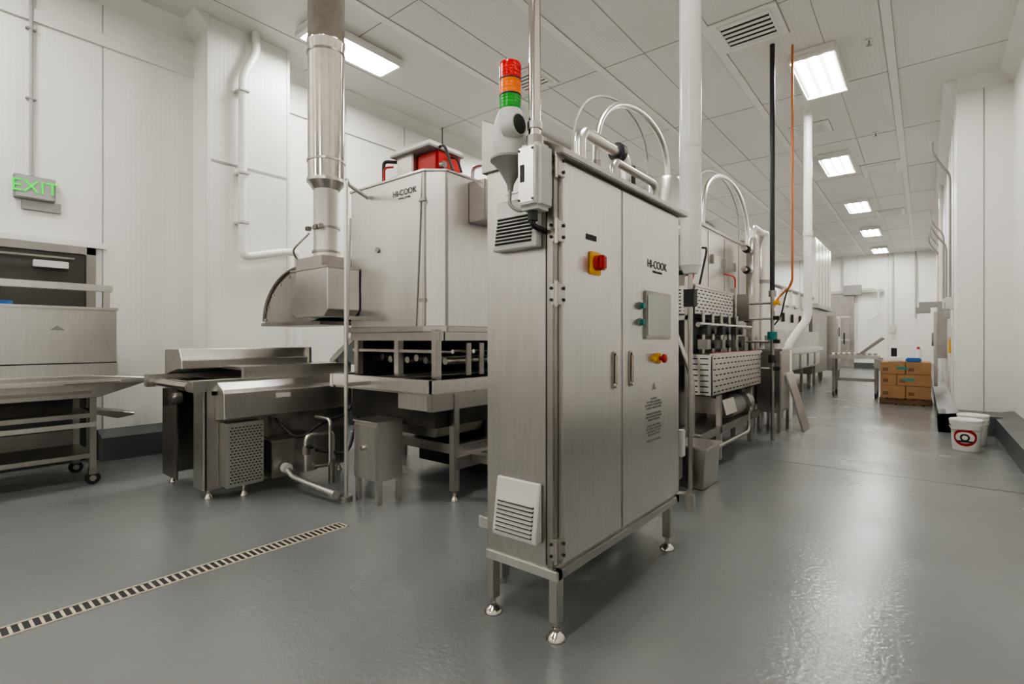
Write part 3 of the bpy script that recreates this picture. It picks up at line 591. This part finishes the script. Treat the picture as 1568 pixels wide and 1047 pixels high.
# bin near fryer
g=G('waste_oil_bin',(-1.62,4.6,0))
g.prism('body',[(-1.72,.0),(-1.48,.0),(-1.46,.36),(-1.74,.36)],'Y',4.45,4.85,'steel',.006); g.box('rim',-1.76,-1.44,4.43,4.87,.35,.37,'steelL'); g.box('end_handle',-1.62,-1.58,4.41,4.45,.2,.26,'steel')
g=G('stainless_bucket',(-1.7,4.1,0)); g.box('body',-1.86,-1.60,3.98,4.3,.12,.40,'steel',.01); g.box('rim',-1.87,-1.59,3.97,4.31,.39,.405,'steelL'); g.box('stand',-1.84,-1.62,4.0,4.28,0,.12,'steelD'); g.box('label',-1.600,-1.596,4.05,4.12,.2,.3,'white',0)

# downstream stand and leaning panel
g=G('stainless_equipment_stand',(-1.7,8.2,0))
g.box('body',-1.86,-1.56,7.85,8.5,.28,1.14,'steel',.006); g.box('door',-1.56,-1.55,7.9,8.45,.32,1.1,'steelL'); g.box('top',-1.88,-1.53,7.83,8.52,1.14,1.17,'steelL')
for x in (-1.84,-1.58):
    for y in (7.88,8.46): g.box('leg',x-.02,x+.02,y-.02,y+.02,0,.3,'steel')
g.prism('leaning_panel',[(-1.56,.82),(-1.53,.82),(-1.31,.0),(-1.34,.0)],'Y',8.15,8.6,'steelL'); g.box('top_pump',-1.78,-1.65,7.95,8.1,1.17,1.36,'grey'); g.cyl('top_gauge',(-1.7,8.2,1.17),(-1.7,8.2,1.4),.04,'steel')
# far stainless machine
g=G('stainless_cooling_tunnel',(-3.2,14,0))
g.box('body',-4.2,-2.3,10.4,16.5,.6,1.5,'steel',.01); g.box('top_hood',-4.0,-2.5,10.6,16.2,1.5,2.1,'steelL',.01)
g.box('side_rail',-2.32,-2.2,10.3,16.6,1.0,1.1,'steelL')
for k in range(6): g.box('upright_panel',-2.3,-2.25,10.6+k,11.3+k,.65,.95,'steelL'); g.box('hood_clamp',-2.5,-2.46,10.8+k,10.9+k,1.7,1.9,'dark')
for k in range(6): g.cyl('service_pipe',(-2.45,10.7+k*.9,2.05),(-2.45,10.7+k*.9,2.5),.05,'steelL'); 
g.cyl('service_header',(-2.45,10.5,2.45),(-2.45,16.4,2.45),.05,'steelD')
for x in (-4.1,-2.4):
    for y in (10.5,12.5,14.5,16.4): g.box('leg',x-.03,x+.03,y-.03,y+.03,0,.6,'steel')
g=G('spiral_freezer_enclosure',(-2.6,17.8,0))
for k in range(5): g.box('insulated_panel',-2.65,-2.4,16.7+k*.62,17.2+k*.62,2.3,4.2,'steelL',.02)
g.box('header',-2.7,-2.35,16.7,19.7,2.2,2.32,'steelD')
g.box('base',-3.6,-2.5,16.8,19.6,.3,2.3,'steelD') 
for x in (-3.5,-2.6):
    for y in (16.9,19.0): g.box('leg',x-.05,x+.05,y-.05,y+.05,0,.3,'steel')
g=G('tall_stainless_cabinet',(-2.6,20.6,0)); g.box('body',-3.0,-2.3,20.2,21.2,.25,2.1,'steelL',.01); g.box('door',-2.3,-2.28,20.3,21.1,.3,2.0,'steel'); g.box('panel',-2.28,-2.27,20.5,20.8,1.4,1.7,'dark')
for x in (-2.95,-2.35):
    for y in (20.25,21.15): g.box('leg',x-.03,x+.03,y-.03,y+.03,0,.25,'steel')
# far wall pipes
g=G('far_wall_conduit',(-1,27.9,0))
g.tube('conduit',[(-1.1,27.93,H),(-1.1,27.93,1.9)],.04,'plast'); g.tube('conduit_2',[(-2.9,27.93,H),(-2.9,27.93,3.75)],.05,'plast'); g.tube('hose_loop',[(-2.2,27.85,3.6),(-1.6,27.8,3.6),(-1.6,27.8,2.3),(-2.0,27.8,2.2)],.03,'white',.3)
g.box('switch_box',-1.2,-1.0,27.85,28,1.6,1.9,'plast'); g.tube('conduit_3',[(-.3,27.93,H),(-.3,27.93,2.2)],.03,'seam')

# wheeled conveyor table
g=G('wheeled_conveyor_table',(-1.15,14.2,0))
g.box('bed',-1.75,-.80,13.9,14.5,.86,.95,'steelL',.008)
for k in range(9): g.cyl('roller',(-1.7+.105*k,13.92,.965),(-1.7+.105*k,14.48,.965),.03,'steel',seg=10)
for x in (-1.65,-.85):
    for y in (13.95,14.45):
        g.box('leg',x-.025,x+.025,y-.025,y+.025,.1,.88,'steelD'); g.cyl('caster',(x-.02,y,.06),(x+.02,y,.06),.06,'dark')
g.box('cross_brace',-1.65,-.85,13.94,13.98,.35,.39,'steelD'); g.box('cross_brace_2',-1.65,-.85,14.42,14.46,.35,.39,'steelD')
g.prism('tilted_screen',[(-1.15,1.0),(-.75,1.35),(-.7,1.32),(-1.1,.97)],'Y',14.0,14.4,'steelD'); g.cyl('drive_motor',(-.78,13.8,.75),(-.78,14.2,.75),.1,'grey')
g.box('motor_bracket',-.86,-.72,13.95,14.15,.82,.9,'steel')
# pallet with cartons
g=G('pallet_of_cartons',(-.3,13.2,0))
x0,x1,y0,y1=-.72,.12,12.75,13.65
for k in range(3): g.box('stringer',x0,x1,y0+.02+.38*k,y0+.12+.38*k,.02,.1,'wood')
for k in range(6): g.box('deck_board',x0+.144*k,x0+.144*k+.11,y0,y1,.1,.125,'wood'); g.box('bottom_board',x0+.144*k,x0+.144*k+.11,y0,y1,0,.02,'wood')
for r,(zz,hh) in enumerate(((.128,.25),(.382,.22),(.606,.24))):
    xs=((.02,.40),(.43,.39)) if r!=1 else ((.02,.26),(.29,.53))
    for i,(dx,w_) in enumerate(xs):
        for j in range(2):
            a=x0+dx; b=y0+.02+j*.435+(.01 if (r+i)%2 else 0)
            g.box('carton',a,a+w_,b,b+.42,zz,zz+hh,'crate',.006)
            g.box('carton_seam',a+w_/2-.003,a+w_/2+.003,b+.01,b+.41,zz+hh-.001,zz+hh+.001,'wood',0)
            g.box('carton_label',a+.04,a+.13,b-.002,b,zz+.06,zz+.13,'wood',0)
    if r>0: g.box('carton_tape',x0+.48-.1*r,x0+.66-.1*r,y0+.015,y0+.02,zz+.10,zz+.15,'green',0)
g.box('white_tub',-.6,-.35,12.85,13.15,.847,.95,'white',.02); g.box('blue_tub',-.3,-.05,12.9,13.2,.847,.93,'blue',.02); g.cyl('spray_bottle',(-.1,13.3,.846),(-.1,13.3,1.1),.05,'white'); g.cyl('dark_bottle',(-.5,13.35,.846),(-.5,13.35,1.12),.05,'dark'); g.cyl('red_cap',(-.1,13.3,1.1),(-.1,13.3,1.15),.025,'red')
# white buckets
def bucket(x,y,lab=True):
    g=G('white_plastic_bucket',(x,y,0))
    g.lathe('pail',(x,y,0),[(.122,0),(.126,.01),(.142,.30),(.152,.30),(.152,.325),(.145,.33),(.147,.345)],'white',40)
    g.lathe('lid',(x,y,.345),[(.155,-.012),(.157,.012),(.15,.02),(.138,.016)],'white',40)
    if lab:
        c0=-1.7; zc=.16
        def rad(z): return .126+.016*(z-.01)/.29
        def disc(nm,R,off,mm,sx=1.0,sz=1.0,dz=0):
            bm=bmesh.new(); prev=None; n=12; m_=24
            for i in range(n+1):
                rr=R*i/n; ring=[]
                for k in range(m_):
                    a=2*math.pi*k/m_; z=zc+dz+sz*rr*math.sin(a); an=c0+sx*rr*math.cos(a)/.135; R2=rad(z)+off
                    ring.append(bm.verts.new((x+R2*math.cos(an),y+R2*math.sin(an),z)))
                if prev:
                    for k in range(m_): bm.faces.new((prev[k],ring[k],ring[(k+1)%m_],prev[(k+1)%m_]))
                prev=ring
            bmesh.ops.remove_doubles(bm,verts=bm.verts,dist=1e-5)
            me=D.meshes.new(nm); bm.to_mesh(me); bm.free(); g.add(nm,me,mm,True)
        disc('label_red',.10,.0015,'red',1.15); disc('label_white',.082,.0025,'white',1.1,.8); disc('label_black',.045,.0035,'ink'); disc('label_core',.026,.0045,'white'); disc('label_banner',.085,.005,'ink',1.0,.14,-.045)
    g.tube('bail_handle',[(x-.152,y,.28),(x-.13,y-.10,.24),(x,y-.165,.26),(x+.13,y-.10,.24),(x+.152,y,.28)],.004,'steel',.08)
bucket(.38,8.05); bucket(.47,8.6,False)

# right wall services
g=G('wall_conduit_drops',(.34,14,2))
for (y,z0,z1) in ((11.2,2.0,4.3),(13.2,2.1,3.4),(15.0,1.9,3.9),(16.6,1.8,4.2),(18.4,1.8,4.1),(20.5,1.8,4.2)):
    g.tube('gooseneck',[(.33,y,z0),(.33,y,z1-.25),(.2,y-.15,z1-.1),(.1,y-.25,z1+.1),(.1,y-.25,z1+.25)],.018,'grey',.12)
    g.box('outlet_box',.27,.37,y-.07,y+.07,z0-.2,z0,'plast')
g.box('wall_switch_box',.29,.37,12.6,12.85,1.7,2.0,'seam'); g.box('wall_outlet_cover',.33,.37,11.7,11.82,1.35,1.52,'steelL')
g.tube('white_vertical_pipe',[(.30,16,H),(.30,16,.3)],.04,'white'); g.tube('red_pipe',[(.32,19,H),(.32,19,1.0)],.022,'copper')
g=G('wall_wash_station',(.2,14.5,1)); g.box('arm',-.1,.37,14.4,14.55,2.0,2.12,'grey'); g.box('head',-.15,.1,14.35,14.6,1.88,2.0,'grey'); g.box('panel',.22,.37,14.2,14.8,.9,2.05,'steelD'); g.box('panel_pipe',.15,.22,14.3,14.36,.29,1.9,'steel'); g.cyl('hose_reel',(.12,14.7,1.3),(.22,14.7,1.3),.15,'grey')
g=G('yellow_caution_sign',(.3,12.3,1)); g.box('sign_board',.33,.345,12.1,12.25,1.05,1.3,'yel'); g.box('hook',.33,.37,12.15,12.2,1.3,1.34,'steel'); g.box('sign_board_back',.35,.365,12.1,12.25,1.05,1.3,'yel')

# ------------------------------------------------------------ world and camera
w=D.worlds.new('World'); SC.world=w; w.use_nodes=True
w.node_tree.nodes['Background'].inputs[0].default_value=(.8,.8,.8,1); w.node_tree.nodes['Background'].inputs[1].default_value=.4
cam=D.cameras.new('Camera'); co=D.objects.new('Camera',cam); COL.objects.link(co)
cam.sensor_width=36; cam.lens=18.0; cam.clip_start=.05; cam.clip_end=200
co.location=(0,0,1.3); co.rotation_euler=(math.radians(90),0,math.radians(38.87)); cam.shift_y=-4/1600
SC.camera=co
SC.view_settings.view_transform='AgX'
try: SC.view_settings.look='AgX - Medium High Contrast'
except Exception: pass
